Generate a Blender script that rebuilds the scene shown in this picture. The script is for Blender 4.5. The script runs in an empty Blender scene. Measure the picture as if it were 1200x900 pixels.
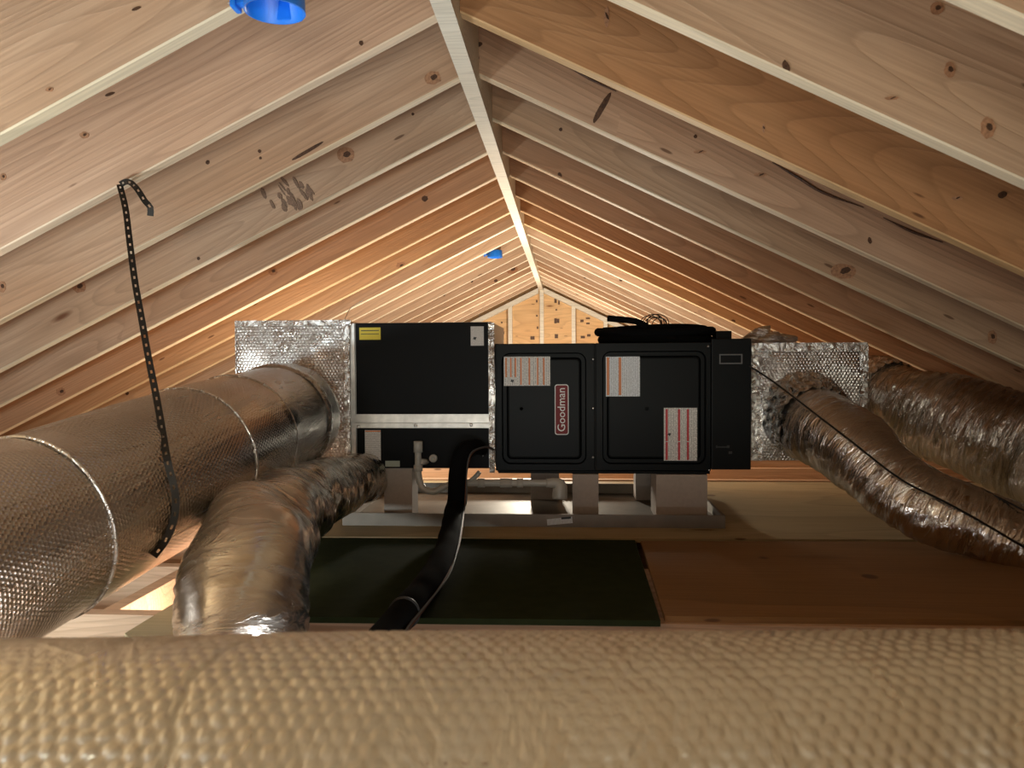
import bpy, math, random
import numpy as np
from mathutils import Matrix, Vector
random.seed(7)
rng = np.random.RandomState(11)
SC = bpy.context.scene
COL = SC.collection
# ------------------------------------------------------------------ camera
F, YAW, PIT, ROL = 930.0, 0.0677, 0.029, -0.0056
def cam_axes():
    cy, sy, cp, sp = math.cos(YAW), math.sin(YAW), math.cos(PIT), math.sin(PIT)
    fwd = Vector((-sy*cp, cy*cp, -sp)); right = Vector((cy, sy, 0)); up = right.cross(fwd)
    c, s = math.cos(ROL), math.sin(ROL)
    return c*right + s*up, -s*right + c*up, fwd
CR, CU, CF = cam_axes()
cd = bpy.data.cameras.new('camera'); cam = bpy.data.objects.new('camera', cd); COL.objects.link(cam)
cd.sensor_width = 36; cd.lens = F/1200*36; cd.clip_start = 0.02
cam.matrix_world = Matrix(((CR.x, CU.x, -CF.x, 0), (CR.y, CU.y, -CF.y, 0), (CR.z, CU.z, -CF.z, 0), (0, 0, 0, 1)))
cd.dof.use_dof = True; cd.dof.focus_distance = 2.7; cd.dof.aperture_fstop = 9
SC.camera = cam
# ------------------------------------------------------------------ world, lights, exposure
SC.view_settings.view_transform = 'Standard'; SC.view_settings.look = 'None'
SC.view_settings.gamma = 1; SC.view_settings.use_curve_mapping = False
SC.view_settings.exposure = 0.0
w = bpy.data.worlds.new('world'); SC.world = w; w.use_nodes = True
w.node_tree.nodes['Background'].inputs[0].default_value = (.5, .6, .7, 1)
w.node_tree.nodes['Background'].inputs[1].default_value = 0.05
def area(name, loc, target, size, power, col, sy=None):
    l = bpy.data.lights.new(name, 'AREA'); l.energy = power; l.color = col; l.size = size
    if sy: l.shape = 'RECTANGLE'; l.size_y = sy
    o = bpy.data.objects.new(name, l); COL.objects.link(o); o.location = loc
    o.rotation_euler = (Vector(target)-Vector(loc)).to_track_quat('-Z', 'Y').to_euler()
def point(name, loc, r, power, col):
    l = bpy.data.lights.new(name, 'POINT'); l.energy = power; l.color = col; l.shadow_soft_size = r
    o = bpy.data.objects.new(name, l); COL.objects.link(o); o.location = loc
point('near_lamp', (-.85, -0.05, -0.19), .09, 13, (.88, .96, 1))
point('hatch_lamp', (-1.5, .8, -.33), .08, 52, (.80, .95, 1))
point('joist_bay_fill', (-.88, 1.80, -.68), .03, 5, (1, .9, .8))  # unseen fill added to brighten the joist faces and duct undersides
area('fill_behind_camera', (.1, -1.0, -.08), (0, 1, -.1), .9, 17, (1, .99, .84), .3)  # unseen soft fill added behind the camera for the near foil
point('far_lamp', (-.2, 4.7, -.2), .06, 72, (1, .92, .76))
point('gable_fill', (-.1, 7.1, -.3), .06, 85, (1, .93, .78))  # unseen second far light, added to even out the rafters towards the gable
area('open_hatch_light', (-.15, 1.08, -.62), (-.15, 1.75, .05), .4, 6.5, (.92, .97, 1), .3)
point('side_fill', (-1.15, 3.55, -.2), .05, 24, (1, .92, .76))  # unseen glow added behind the left plenum for the low left rafters
# ------------------------------------------------------------------ pixel to point
def ray(px, py): return CR*((px-600)/F) + CU*(-(py-450)/F) + CF
def atd(px, py, d): return np.array(ray(px, py)*d)
def aty(px, py, Y):
    r = ray(px, py); return np.array(r*(Y/r.y))
def atz(px, py, Z):
    r = ray(px, py); return np.array(r*(Z/r.z))
# ------------------------------------------------------------------ node helpers
def new_mat(name):
    m = bpy.data.materials.new(name); m.use_nodes = True
    nt = m.node_tree; b = nt.nodes['Principled BSDF']; return m, nt, b
def N(nt, typ, ins=None, **kw):
    n = nt.nodes.new(typ)
    for k, v in kw.items(): setattr(n, k, v)
    for k, v in (ins or {}).items():
        if isinstance(v, bpy.types.NodeSocket): nt.links.new(v, n.inputs[k])
        else: n.inputs[k].default_value = v
    return n
def M(nt, op, a, b=None, c=None, clamp=False):
    n = nt.nodes.new('ShaderNodeMath'); n.operation = op; n.use_clamp = clamp
    for i, v in enumerate((a, b, c)):
        if v is None: continue
        if isinstance(v, bpy.types.NodeSocket): nt.links.new(v, n.inputs[i])
        else: n.inputs[i].default_value = v
    return n.outputs[0]
def VM(nt, op, a, b=None):
    n = nt.nodes.new('ShaderNodeVectorMath'); n.operation = op
    for i, v in enumerate((a, b)):
        if v is None: continue
        if isinstance(v, bpy.types.NodeSocket): nt.links.new(v, n.inputs[i])
        else: n.inputs[i].default_value = v
    return n.outputs['Value'] if op in ('LENGTH', 'DISTANCE') else n.outputs[0]
def MIX(nt, f, a, b, mode='MIX'):
    n = nt.nodes.new('ShaderNodeMix'); n.data_type = 'RGBA'; n.blend_type = mode
    for i, v in ((0, f), (6, a), (7, b)):
        if isinstance(v, bpy.types.NodeSocket): nt.links.new(v, n.inputs[i])
        else: n.inputs[i].default_value = v if i == 0 else (*v, 1)
    return n.outputs[2]
def MAPR(nt, v, a, b, c, d):
    n = nt.nodes.new('ShaderNodeMapRange'); nt.links.new(v, n.inputs[0])
    for i, x in zip((1, 2, 3, 4), (a, b, c, d)): n.inputs[i].default_value = x
    return n.outputs[0]
# ------------------------------------------------------------------ materials
def wood(name, ca, cb, cc, ring=40, knots=True, xs=.55, cs=6.0, dark=(.22, .09, .03), rough=.62, across='z'):
    m, nt, b = new_mat(name)
    tc = N(nt, 'ShaderNodeTexCoord'); oi = N(nt, 'ShaderNodeObjectInfo')
    rnd = oi.outputs['Random']
    off = N(nt, 'ShaderNodeCombineXYZ', {0: M(nt, 'MULTIPLY', rnd, 37.1), 1: M(nt, 'MULTIPLY', rnd, 11.7), 2: M(nt, 'MULTIPLY', rnd, 23.3)}).outputs[0]
    p = VM(nt, 'ADD', tc.outputs['Object'], off)
    q = VM(nt, 'MULTIPLY', p, (xs, cs, cs))
    # knots: sparse cells bend the rings around them
    kq = VM(nt, 'MULTIPLY', p, (1.5, .0, 5.5) if across == 'z' else (1.5, 5.5, 0))
    vo = N(nt, 'ShaderNodeTexVoronoi', {'Vector': kq, 'Scale': 1.0, 'Randomness': 1.0})
    kd = vo.outputs['Distance']
    sel = M(nt, 'GREATER_THAN', N(nt, 'ShaderNodeSeparateColor', {0: vo.outputs['Color']}).outputs[0], .5)
    bend = M(nt, 'MULTIPLY', M(nt, 'POWER', 2.718, M(nt, 'MULTIPLY', kd, -7.0)), sel)
    n1 = N(nt, 'ShaderNodeTexNoise', {'Vector': q, 'Scale': .55, 'Detail': 2.0, 'Roughness': .45}).outputs[0]
    fld = M(nt, 'ADD', M(nt, 'MULTIPLY', n1, ring), M(nt, 'MULTIPLY', bend, 3.2 if knots else 0.0))
    rings = M(nt, 'FRACT', fld)
    rr = M(nt, 'POWER', rings, 3.0)
    edge = MAPR(nt, rings, .93, 1.0, 1.0, 0.0)
    rr = M(nt, 'MULTIPLY', rr, edge)
    fine = N(nt, 'ShaderNodeTexNoise', {'Vector': VM(nt, 'MULTIPLY', p, (4, 170, 170)), 'Scale': 1.0, 'Detail': 3.0}).outputs[0]
    blot = N(nt, 'ShaderNodeTexNoise', {'Vector': VM(nt, 'MULTIPLY', p, (1.6, 4, 5)), 'Scale': 1.0, 'Detail': 4.0}).outputs[0]
    tint = M(nt, 'FRACT', M(nt, 'MULTIPLY', rnd, 91.7))
    base = MIX(nt, tint, ca, cb)
    base = MIX(nt, MAPR(nt, blot, .35, .7, 0, .6), base, cc)
    base = MIX(nt, M(nt, 'MULTIPLY', rr, .4), base, tuple(x*.45 for x in cb))
    base = MIX(nt, MAPR(nt, fine, .35, .68, 0, .42), base, tuple(x*.6 for x in cb))
    if knots:
        ks = M(nt, 'MULTIPLY', MAPR(nt, kd, .045, .085, 1, 0), sel)
        halo = M(nt, 'MULTIPLY', MAPR(nt, kd, .06, .3, .4, 0), sel)
        base = MIX(nt, halo, base, tuple(x*.6 for x in cb)); base = MIX(nt, ks, base, dark)
        pk = N(nt, 'ShaderNodeTexVoronoi', {'Vector': VM(nt, 'MULTIPLY', p, (3.2, 3, 14)), 'Scale': 1.0})
        base = MIX(nt, MAPR(nt, pk.outputs['Distance'], .05, .075, .75, 0), base, (.09, .035, .015))
    base = MIX(nt, 1.0, base, base, 'MULTIPLY') if False else base
    mx = nt.nodes.new('ShaderNodeMix'); mx.data_type = 'RGBA'; mx.blend_type = 'MULTIPLY'; mx.inputs[0].default_value = 1; nt.links.new(base, mx.inputs[6]); nt.links.new(oi.outputs['Color'], mx.inputs[7]); base = mx.outputs[2]
    nt.links.new(base, b.inputs['Base Color']); b.inputs['Roughness'].default_value = rough
    b.inputs['Specular IOR Level'].default_value = .3
    h = M(nt, 'ADD', M(nt, 'MULTIPLY', fine, .7), rr)
    bp = N(nt, 'ShaderNodeBump', {'Height': h, 'Strength': .25, 'Distance': .002})
    nt.links.new(bp.outputs[0], b.inputs['Normal'])
    return m
WOOD = wood('fir_lumber', (.59, .41, .275), (.52, .325, .20), (.63, .47, .345), dark=(.16, .065, .03))
PALE = wood('pale_ridge_lumber', (.78, .72, .60), (.74, .67, .54), (.8, .76, .66), knots=False)
EDGE = wood('underlit_lumber_edge', (.74, .63, .46), (.70, .57, .39), (.79, .70, .55), knots=False, ring=16)  # paler than the faces: light from below painted into the rafter undersides
JOIST = wood('joist_lumber', (.66, .42, .27), (.62, .36, .20), (.7, .5, .34))
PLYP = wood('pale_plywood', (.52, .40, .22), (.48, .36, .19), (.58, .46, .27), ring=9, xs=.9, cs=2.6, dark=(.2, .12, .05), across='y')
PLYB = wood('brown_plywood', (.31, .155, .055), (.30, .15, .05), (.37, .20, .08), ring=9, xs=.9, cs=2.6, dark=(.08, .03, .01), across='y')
OSB = wood('gable_plywood', (.72, .45, .22), (.68, .40, .18), (.78, .55, .30), ring=16, xs=1.5, cs=5)
DECK = wood('roof_deck', (.6, .4, .22), (.56, .36, .18), (.62, .44, .26), knots=False)
def simple(name, col, rough=.5, metal=0, bump=0, bscale=60, spec=.5, var=0):
    m, nt, b = new_mat(name)
    b.inputs['Roughness'].default_value = rough; b.inputs['Metallic'].default_value = metal
    b.inputs['Specular IOR Level'].default_value = spec
    tc = N(nt, 'ShaderNodeTexCoord')
    n = N(nt, 'ShaderNodeTexNoise', {'Vector': tc.outputs['Object'], 'Scale': bscale, 'Detail': 4.0}).outputs[0]
    nt.links.new(MIX(nt, MAPR(nt, n, .3, .7, 0, 1), tuple(x*(1-var) for x in col), tuple(min(1, x*(1+var)) for x in col)), b.inputs['Base Color'])
    if bump:
        bp = N(nt, 'ShaderNodeBump', {'Height': n, 'Strength': bump, 'Distance': .003}); nt.links.new(bp.outputs[0], b.inputs['Normal'])
    return m
def hexbub(nt, uv, a):
    r3 = math.sqrt(3)
    ds = []
    for o in (0, .5):
        s = VM(nt, 'MULTIPLY', uv, (1/a, 1/(a*r3), 0)); s = VM(nt, 'ADD', s, (o, o, 0))
        fr = VM(nt, 'FRACTION', s); fr = VM(nt, 'SUBTRACT', fr, (.5, .5, 0)); fr = VM(nt, 'MULTIPLY', fr, (1, r3, 0))
        ds.append(VM(nt, 'LENGTH', fr))
    return M(nt, 'MINIMUM', ds[0], ds[1])
def foil(name, bubble=0, bub_s=.5, crease=(8, 8), cs=.6, rough=.26, col=(.70, .66, .61), cdist=.01):
    m, nt, b = new_mat(name)
    tc = N(nt, 'ShaderNodeTexCoord'); uv = tc.outputs['UV']
    b.inputs['Metallic'].default_value = 1.0
    v1 = N(nt, 'ShaderNodeTexNoise', {'Vector': VM(nt, 'MULTIPLY', uv, (crease[0], crease[1], 1)), 'Scale': 1.0, 'Detail': 5.0, 'Roughness': .6, 'Distortion': .6})
    big = N(nt, 'ShaderNodeTexNoise', {'Vector': uv, 'Scale': 5.0, 'Detail': 3.0}).outputs[0]
    crn = M(nt, 'ABSOLUTE', M(nt, 'SUBTRACT', v1.outputs[0], .5))
    crn = M(nt, 'MULTIPLY', M(nt, 'POWER', M(nt, 'MULTIPLY', crn, 4.0), .6), MAPR(nt, big, .35, .6, .25, 1))
    b1 = N(nt, 'ShaderNodeBump', {'Height': crn, 'Strength': cs, 'Distance': cdist}); last = b1.outputs[0]
    if bubble:
        d = hexbub(nt, uv, bubble)
        h = MAPR(nt, d, .22, .5, 1, 0)
        mask = MAPR(nt, big, .38, .5, .25, 1)
        b2 = N(nt, 'ShaderNodeBump', {'Height': M(nt, 'MULTIPLY', h, mask), 'Strength': bub_s, 'Distance': .0022, 'Normal': last}); last = b2.outputs[0]
    nt.links.new(last, b.inputs['Normal'])
    nt.links.new(MIX(nt, MAPR(nt, big, .3, .7, 0, 1), tuple(x*.88 for x in col), col), b.inputs['Base Color'])
    nt.links.new(MAPR(nt, v1.outputs[0], .3, .7, rough*.75, rough*1.4), b.inputs['Roughness'])
    return m
F_DUCT = foil('bubble_foil_duct', .0088, .38, (14, 2), .30, .22, (.64, .60, .55))
F_BOX = foil('bubble_foil_plenum', .0115, .9, (14, 14), .35, .30, (.78, .74, .70))
F_NEAR = foil('bubble_foil_near', 0, 0, (20, 8), .3, .33, (.86, .83, .72))
F_FLEX = foil('flex_sleeve_foil', 0, 0, (7, 45), .9, .2, (.74, .70, .65), .009)
F_SMOOTH = foil('flex_sleeve_smooth_foil', 0, 0, (5, 26), .4, .24, (.74, .69, .62), .006)
F_MID = foil('flex_sleeve_creased_foil', 0, 0, (6, 38), .6, .2, (.76, .71, .65), .009)
F_TAPE = foil('foil_tape', 0, 0, (30, 30), .5, .25, (.80, .78, .75))
GALV = simple('galvanized_steel', (.24, .20, .16), .55, .8, .08, 14, var=.12)
SATIN = simple('satin_steel', (.66, .63, .58), .42, .9, .1, 30, var=.15)
BLACK = simple('black_painted_steel', (.0030, .0032, .0032), .5, 0, .02, 200, .12)
BLACKI = simple('black_panel_paint', (.0040, .0048, .0052), .45, 0, .03, 120, .14)
RUB = simple('black_foam_insulation', (.005, .005, .005), .9, 0, .3, 200, .08)
CABLE = simple('black_cable', (.012, .011, .010), .5)
WHITEP = simple('white_foam_block', (.46, .38, .32), .8, 0, .2, 90, .3, .05)
PVC = simple('white_pvc', (.50, .47, .41), .35)
GREEN = simple('dark_green_board', (.027, .034, .014), .95, 0, .05, 30, .06, .1)
RED = simple('badge_red', (.20, .008, .01), .6)
WHITE = simple('white_print', (.8, .8, .78), .4)
ORANGE = simple('orange_print', (.75, .25, .08), .5)
REDP = simple('red_print', (.6, .03, .04), .5)
INK = simple('black_ink', (.02, .02, .02), .5)
YEL = simple('yellow_label_paper', (.75, .58, .04), .55)
COPPER = simple('copper', (.16, .075, .045), .5, .7)
BLUE = simple('blue_plastic', (.012, .20, .80), .38, spec=.5)
STEELD = simple('dark_strap_steel', (.03, .026, .022), .5, .5)
SCREW = simple('zinc_screw', (.75, .75, .75), .3, 1)
GYP = simple('gypsum_backing', (.5, .45, .38), .9)
KNOT = simple('knot_wood', (.075, .032, .014), .6, 0, .5, 150, var=.5)
KNOTR = simple('red_knot_wood', (.37, .19, .10), .6, 0, .4, 120, var=.35)
STAIN = simple('dark_stain', (.22, .14, .095), .8, 0, .3, 200, var=.4)
def paper(name, col, ink, rows=46, vert=False):
    m, nt, b = new_mat(name); tc = N(nt, 'ShaderNodeTexCoord')
    sx = N(nt, 'ShaderNodeSeparateXYZ', {0: tc.outputs['Generated']})
    a, c = (sx.outputs[0], sx.outputs[2]) if vert else (sx.outputs[2], sx.outputs[0])
    line = M(nt, 'GREATER_THAN', M(nt, 'FRACT', M(nt, 'MULTIPLY', a, rows)), .5)
    nz = N(nt, 'ShaderNodeTexNoise', {'Vector': VM(nt, 'MULTIPLY', tc.outputs['Generated'], (rows, 1, 40) if vert else (40, 1, rows)), 'Scale': 1.0}).outputs[0]
    f = M(nt, 'MULTIPLY', line, MAPR(nt, nz, .4, .5, 0, .75))
    nt.links.new(MIX(nt, f, col, ink), b.inputs['Base Color']); b.inputs['Roughness'].default_value = .55
    return m
PAPV = paper('printed_label_vertical_text', (.88, .85, .80), (.2, .19, .18), 26, True)
PAPW = paper('printed_label_white', (.88, .92, .95), (.35, .37, .38), 24, True)
PAPH = paper('printed_label_rows', (.78, .75, .70), (.25, .22, .2), 24, False)
# ------------------------------------------------------------------ object helpers
ORG = {}
def worg(o): return ORG.get(o.name, np.zeros(3)) if o else np.zeros(3)
def obj(name, V, Fc, mat, parent=None, smooth=False, uv=None, origin=None):
    V = np.asarray(V, float).reshape(-1, 3)
    if origin is None:
        origin = (V.min(0)+V.max(0))/2
        if parent is None: origin[2] = V[:, 2].min()
    me = bpy.data.meshes.new(name); me.from_pydata((V-origin).tolist(), [], [list(map(int, f)) for f in Fc]); me.materials.append(mat)
    if smooth: me.polygons.foreach_set('use_smooth', [True]*len(me.polygons))
    if uv is not None:
        l = me.uv_layers.new(name='UVMap'); idx = np.zeros(len(me.loops), int); me.loops.foreach_get('vertex_index', idx)
        l.data.foreach_set('uv', np.asarray(uv, float)[idx].ravel())
    me.update()
    o = bpy.data.objects.new(name, me); COL.objects.link(o)
    o.parent = parent; o.location = origin - worg(parent); ORG[o.name] = np.array(origin)
    return o
def thing(name, loc, label, cat, group=None):
    o = bpy.data.objects.new(name, None); COL.objects.link(o); o.location = loc; ORG[o.name] = np.array(loc, float)
    o.empty_display_size = .05
    return tag(o, label, cat, group)
def tag(o, label, cat, group=None):
    o['label'] = label; o['category'] = cat
    if group: o['group'] = group
    return o
def struct(o): o['kind'] = 'structure'; return o
def boxg(x0, x1, y0, y1, z0, z1, bev=0):
    if bev <= 0:
        V = [(x, y, z) for x in (x0, x1) for y in (y0, y1) for z in (z0, z1)]
        return V, [(0, 1, 3, 2), (4, 6, 7, 5), (0, 4, 5, 1), (2, 3, 7, 6), (0, 2, 6, 4), (1, 5, 7, 3)]
    import bmesh
    bm = bmesh.new(); bmesh.ops.create_cube(bm, size=1)
    for v in bm.verts: v.co = Vector((x0+(v.co.x+.5)*(x1-x0), y0+(v.co.y+.5)*(y1-y0), z0+(v.co.z+.5)*(z1-z0)))
    bmesh.ops.bevel(bm, geom=bm.edges[:], offset=bev, segments=2, affect='EDGES', profile=.7)
    bm.verts.index_update(); V = [tuple(v.co) for v in bm.verts]; Fc = [[v.index for v in f.verts] for f in bm.faces]; bm.free()
    return V, Fc
def merge(*gs):
    V = []; Fc = []
    for v, f in gs:
        k = len(V); V += [tuple(x) for x in v]; Fc += [[i+k for i in q] for q in f]
    return V, Fc
def boxuv(V):
    V = np.asarray(V); return np.stack([V[:, 0]+V[:, 1], V[:, 2]+V[:, 1]*.0], 1)
def box(name, x0, x1, y0, y1, z0, z1, mat, parent=None, bev=0, uv=False):
    V, Fc = boxg(x0, x1, y0, y1, z0, z1, bev)
    return obj(name, V, Fc, mat, parent, uv=boxuv(V) if uv else None)
def rect(px0, py0, px1, py1, Y):
    a = aty(px0, py0, Y); b = aty(px1, py1, Y); return a[0], b[0], b[2], a[2]     # x0,x1,z0,z1
def fbox(name, px0, py0, px1, py1, Y, dep, mat, parent, bev=0, uv=False):
    x0, x1, z0, z1 = rect(px0, py0, px1, py1, Y); return box(name, x0, x1, Y, Y+dep, z0, z1, mat, parent, bev, uv)
def prism(name, pts, z0, z1, mat, parent=None):
    n = len(pts); V = [(p[0], p[1], z0) for p in pts] + [(p[0], p[1], z1) for p in pts]
    Fc = [list(range(n))[::-1], list(range(n, 2*n))] + [(i, (i+1) % n, (i+1) % n+n, i+n) for i in range(n)]
    return obj(name, V, Fc, mat, parent)
def spline(P, R, step):
    P = np.array(P, float); R = np.array(R, float); n = len(P)
    Q = np.vstack([2*P[0]-P[1], P, 2*P[-1]-P[-2]]); S = np.concatenate([[R[0]], R, [R[-1]]])
    out = []; rr = []
    for i in range(n-1):
        p0, p1, p2, p3 = Q[i:i+4]; r0, r1, r2, r3 = S[i:i+4]; m = max(2, int(np.linalg.norm(p2-p1)/step))
        for t in np.linspace(0, 1, m, endpoint=False):
            out.append(.5*((2*p1)+(-p0+p2)*t+(2*p0-5*p1+4*p2-p3)*t*t+(-p0+3*p1-3*p2+p3)*t**3))
            rr.append(r1+(r2-r1)*(3*t*t-2*t**3))
    out.append(P[-1]); rr.append(R[-1]); return np.array(out), np.array(rr)
def tube(name, P, R, mat, parent=None, seg=12, step=.02, disp=None, cap=True, oval=1.0, a0=0, a1=2*math.pi):
    R = R if hasattr(R, '__len__') else [R]*len(P)
    C, r = spline(P, R, step); n = len(C)
    T = np.gradient(C, axis=0); T /= np.linalg.norm(T, axis=1)[:, None]
    up = np.array([0, 0, 1.]) if abs(T[:, 2]).max() < .93 else np.array([.3, 1, .2]); up = up/np.linalg.norm(up)
    A = np.cross(T, up); A /= np.linalg.norm(A, axis=1)[:, None]; B = np.cross(A, T)
    s = np.concatenate([[0], np.cumsum(np.linalg.norm(np.diff(C, axis=0), axis=1))])
    th = np.linspace(a0, a1, seg+1)
    TH, S = np.meshgrid(th, s); RR = np.repeat(r[:, None], seg+1, 1)
    if disp is not None: RR = RR+disp(TH, S, RR)
    V = C[:, None]+RR[..., None]*(np.cos(TH)[..., None]*A[:, None]+np.sin(TH)[..., None]*B[:, None]*oval)
    closed = abs(a1-a0-2*math.pi) < 1e-6
    if closed: V[:, -1] = V[:, 0]
    UV = np.stack([TH*r.mean(), S], -1).reshape(-1, 2)
    V = V.reshape(-1, 3); m = seg+1
    i, j = np.meshgrid(np.arange(n-1), np.arange(seg), indexing='ij'); a = (i*m+j).ravel()
    Fc = np.stack([a, a+1, a+m+1, a+m], 1).tolist()
    if cap and closed:
        Fc.append(list(range(seg))[::-1]); Fc.append([(n-1)*m+k for k in range(seg)])
    return obj(name, V, Fc, mat, parent, True, UV)
def wrinkle(seed, amp, fs=(30, 110), ft=(0, 3), n=14, ridge=True):
    r = np.random.RandomState(seed); q = [(r.uniform(*fs), r.randint(ft[0], ft[1]+1)*r.choice([-1, 1]), r.uniform(0, 6.3), r.uniform(.4, 1)) for _ in range(n)]
    def f(TH, S, RR):
        z = 0
        for a, b, p, w_ in q: z = z + w_*np.sin(a*S+b*TH+p)
        z = z/math.sqrt(n)
        if ridge: z = .5-np.abs(z)
        return amp*z
    return f
# ------------------------------------------------------------------ roof
S16 = .4064; D0 = 1.835; H = .805; XR = -.2626; HB = .764; SL = .488; ANG = math.atan(SL)
RK = range(-10, 17); YF = 8.66; YB = -2.5; FZ = float(aty(625, 617.5, 2.58)[2]); PT = .013
JT = FZ-PT          # top of joists
RD = .27; TV = RD/math.cos(ANG)
def roof_z(x): return H-SL*(abs(x-XR)-.0222)
def deckg(s):
    x0, x1 = XR, XR+s*3.3; za, zb = roof_z(x0)+TV+SL*.0, roof_z(x1)+TV
    V = [(x, y, z) for (x, z) in ((x0, za+.002), (x1, zb+.002), (x1, zb+.02), (x0, za+.02)) for y in (YB, YF+.1)]
    return V, [(0, 1, 3, 2), (2, 3, 5, 4), (4, 5, 7, 6), (6, 7, 1, 0), (0, 2, 4, 6), (1, 7, 5, 3)]
ceiling = struct(obj('ceiling', *merge(deckg(-1), deckg(1)), DECK, origin=np.array([XR, 0, 0])))
L = 2.95
def rafter_mesh(s):
    # local X runs down the slope from the ridge, local Z is square to it, Y is the thickness
    c = .003; t = math.tan(ANG); prof = [(-.019+c, 0), (.019-c, 0), (.019, c), (.019, RD-c), (.019-c, RD), (-.019+c, RD), (-.019, RD-c), (-.019, c)]
    V = []
    xs = np.linspace(0, L, 9)
    for i, x in enumerate(xs):
        for (y, z) in prof: V.append((s*((x-z*t) if i == 0 else x), y, z))
    Fc = [[0, 1, 2, 3, 4, 5, 6, 7][::-1], [64+k for k in range(8)]]
    for i in range(8):
        for k in range(8): Fc.append((i*8+k, i*8+(k+1) % 8, i*8+8+(k+1) % 8, i*8+8+k))
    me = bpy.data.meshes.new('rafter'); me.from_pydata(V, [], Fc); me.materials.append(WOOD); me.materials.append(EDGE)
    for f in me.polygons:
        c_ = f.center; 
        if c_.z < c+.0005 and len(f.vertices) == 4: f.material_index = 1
    me.update(); return me
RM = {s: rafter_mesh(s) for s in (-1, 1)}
RAFT = {}
for s in (-1, 1):
    for k in RK:
        o = bpy.data.objects.new('rafter', RM[s]); COL.objects.link(o); o.parent = ceiling
        loc = np.array([XR+s*.0225, D0+k*S16+.019+random.uniform(-.003, .003), H+random.uniform(-.003, .002)])
        o.location = loc-worg(ceiling); o.rotation_euler = (0, s*ANG, 0); ORG[o.name] = loc; RAFT[(s, k)] = o
# boards of a darker or redder stick of lumber
for kk_, c_ in {(1, 0): (.80, .60, .40), (1, -1): (.95, .92, .88), (1, 1): (.92, .84, .78), (1, 2): (.9, .86, .8), (1, 3): (.85, .72, .62), (1, 4): (.84, .70, .58), (1, 5): (.72, .54, .38), (1, 6): (.8, .6, .42), (1, 7): (.85, .7, .5), (-1, -2): (.92, .76, .56), (-1, 0): (1, .92, .90), (-1, 1): (1, .96, .93), (-1, 4): (1, .86, .74), (-1, 5): (.82, .64, .46), (-1, 6): (1, .85, .66)}.items(): RAFT[kk_].color = (*c_, 1)
box('ridge_board', XR-.0222, XR+.0222, YB, YF-.03, HB, HB+.33, PALE, ceiling)
bpy.data.objects['ridge_board'].rotation_euler = (0, 0, 0)
def on_rafter(px, py):
    """front face of the rafter that this pixel sees"""
    for k in RK:
        Y = D0+k*S16
        if Y < .3: continue
        p = aty(px, py, Y); zb = roof_z(p[0])
        if zb+.001 < p[2] < zb+TV: return k, (1 if p[0] > XR else -1), p
    return None
def blob(name, px, py, wpx, hpx, mat, ang=0.0, seed=0, thick=.0012, n=14):
    r = on_rafter(px, py)
    if r is None: return
    k, s, p = r; rr = np.random.RandomState(seed+int(px*7+py)); dz = p[1]/F
    ra = RAFT[(s, k)]; yf = ORG[ra.name][1]-.019
    V = []
    for j in range(n):
        a = 2*math.pi*j/n; q = rr.uniform(.9, 1.1); u, v = q*wpx/2*dz*math.cos(a), q*hpx/2*dz*math.sin(a)
        x, z = p[0]+u*math.cos(ang)-v*math.sin(ang), p[2]+u*math.sin(ang)+v*math.cos(ang)
        zb = roof_z(x)+.006
        V.append((x, yf-thick, max(z, zb)))
    V += [(x, yf+.001, z) for x, y, z in V]
    Fc = [list(range(n))] + [(j, j+n, (j+1) % n+n, (j+1) % n) for j in range(n)]
    o = obj(name, V, Fc, mat, None)
    mw = Matrix.Translation(Vector(ORG[ra.name]))@Matrix.Rotation(s*ANG, 4, 'Y')
    o.parent = ra; loc = Vector(ORG[o.name]); o.matrix_basis = mw.inverted()@Matrix.Translation(loc)
for (px, py, w_, h_, m) in [(98, 158, 12, 8, 1), (3, 207, 8, 9, 1), (128, 110, 15, 4, 0), (243, 190, 6, 6, 0), (303, 135, 7, 7, 0), (304, 177, 5, 5, 0), (305, 185, 4, 4, 0),
        (507, 91, 20, 16, 1), (423, 50, 6, 7, 0), (93, 336, 18, 15, 1), (405, 182, 22, 18, 1), (2, 336, 10, 14, 1), (498, 233, 9, 8, 0), (72, 459, 12, 10, 1),
        (600, 316, 14, 10, 1), (484, 134, 4, 4, 0), (562, 52, 8, 6, 0), (559, 68, 7, 6, 0), (657, 152, 5, 5, 0), (656, 206, 6, 9, 0), (921, 78, 9, 18, 0), (711, 20, 6, 24, 1),
        (320, 318, 11, 10, 1), (233, 303, 5, 5, 0), (149, 461, 5, 5, 0), (891, 205, 15, 5, 1), (1019, 282, 5, 9, 0), (1175, 228, 12, 9, 0), (1122, 232, 12, 5, 1), (988, 318, 28, 18, 1), (1162, 395, 10, 16, 1),
        (1098, 10, 14, 14, 1), (1113, 82, 12, 18, 1), (1158, 150, 16, 24, 1), (815, 160, 5, 5, 0), (686, 325, 5, 3, 0), (728, 328, 5, 4, 0), (553, 330, 4, 3, 0), (520, 345, 4, 5, 0), (581, 329, 5, 4, 0),
        (470, 312, 12, 10, 1), (859, 377, 6, 6, 0), (160, 10, 14, 4, 0), (58, 105, 10, 5, 1), (1045, 115, 16, 4, 1), (820, 178, 14, 4, 1), (895, 150, 3, 10, 1)]:
    if m:
        blob('knot', px, py, w_, h_, KNOTR); blob('knot', px+w_*.08, py-h_*.05, w_*.42, h_*.38, KNOT, .4, thick=.0018)
    else: blob('knot', px, py, w_*.85, h_*.85, KNOT, .3)
blob('bark_streak', 705, 127, 7, 40, KNOT, -.55, n=12)
blob('bark_streak', 360, 177, 44, 4, KNOT, .5, n=12)
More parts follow.
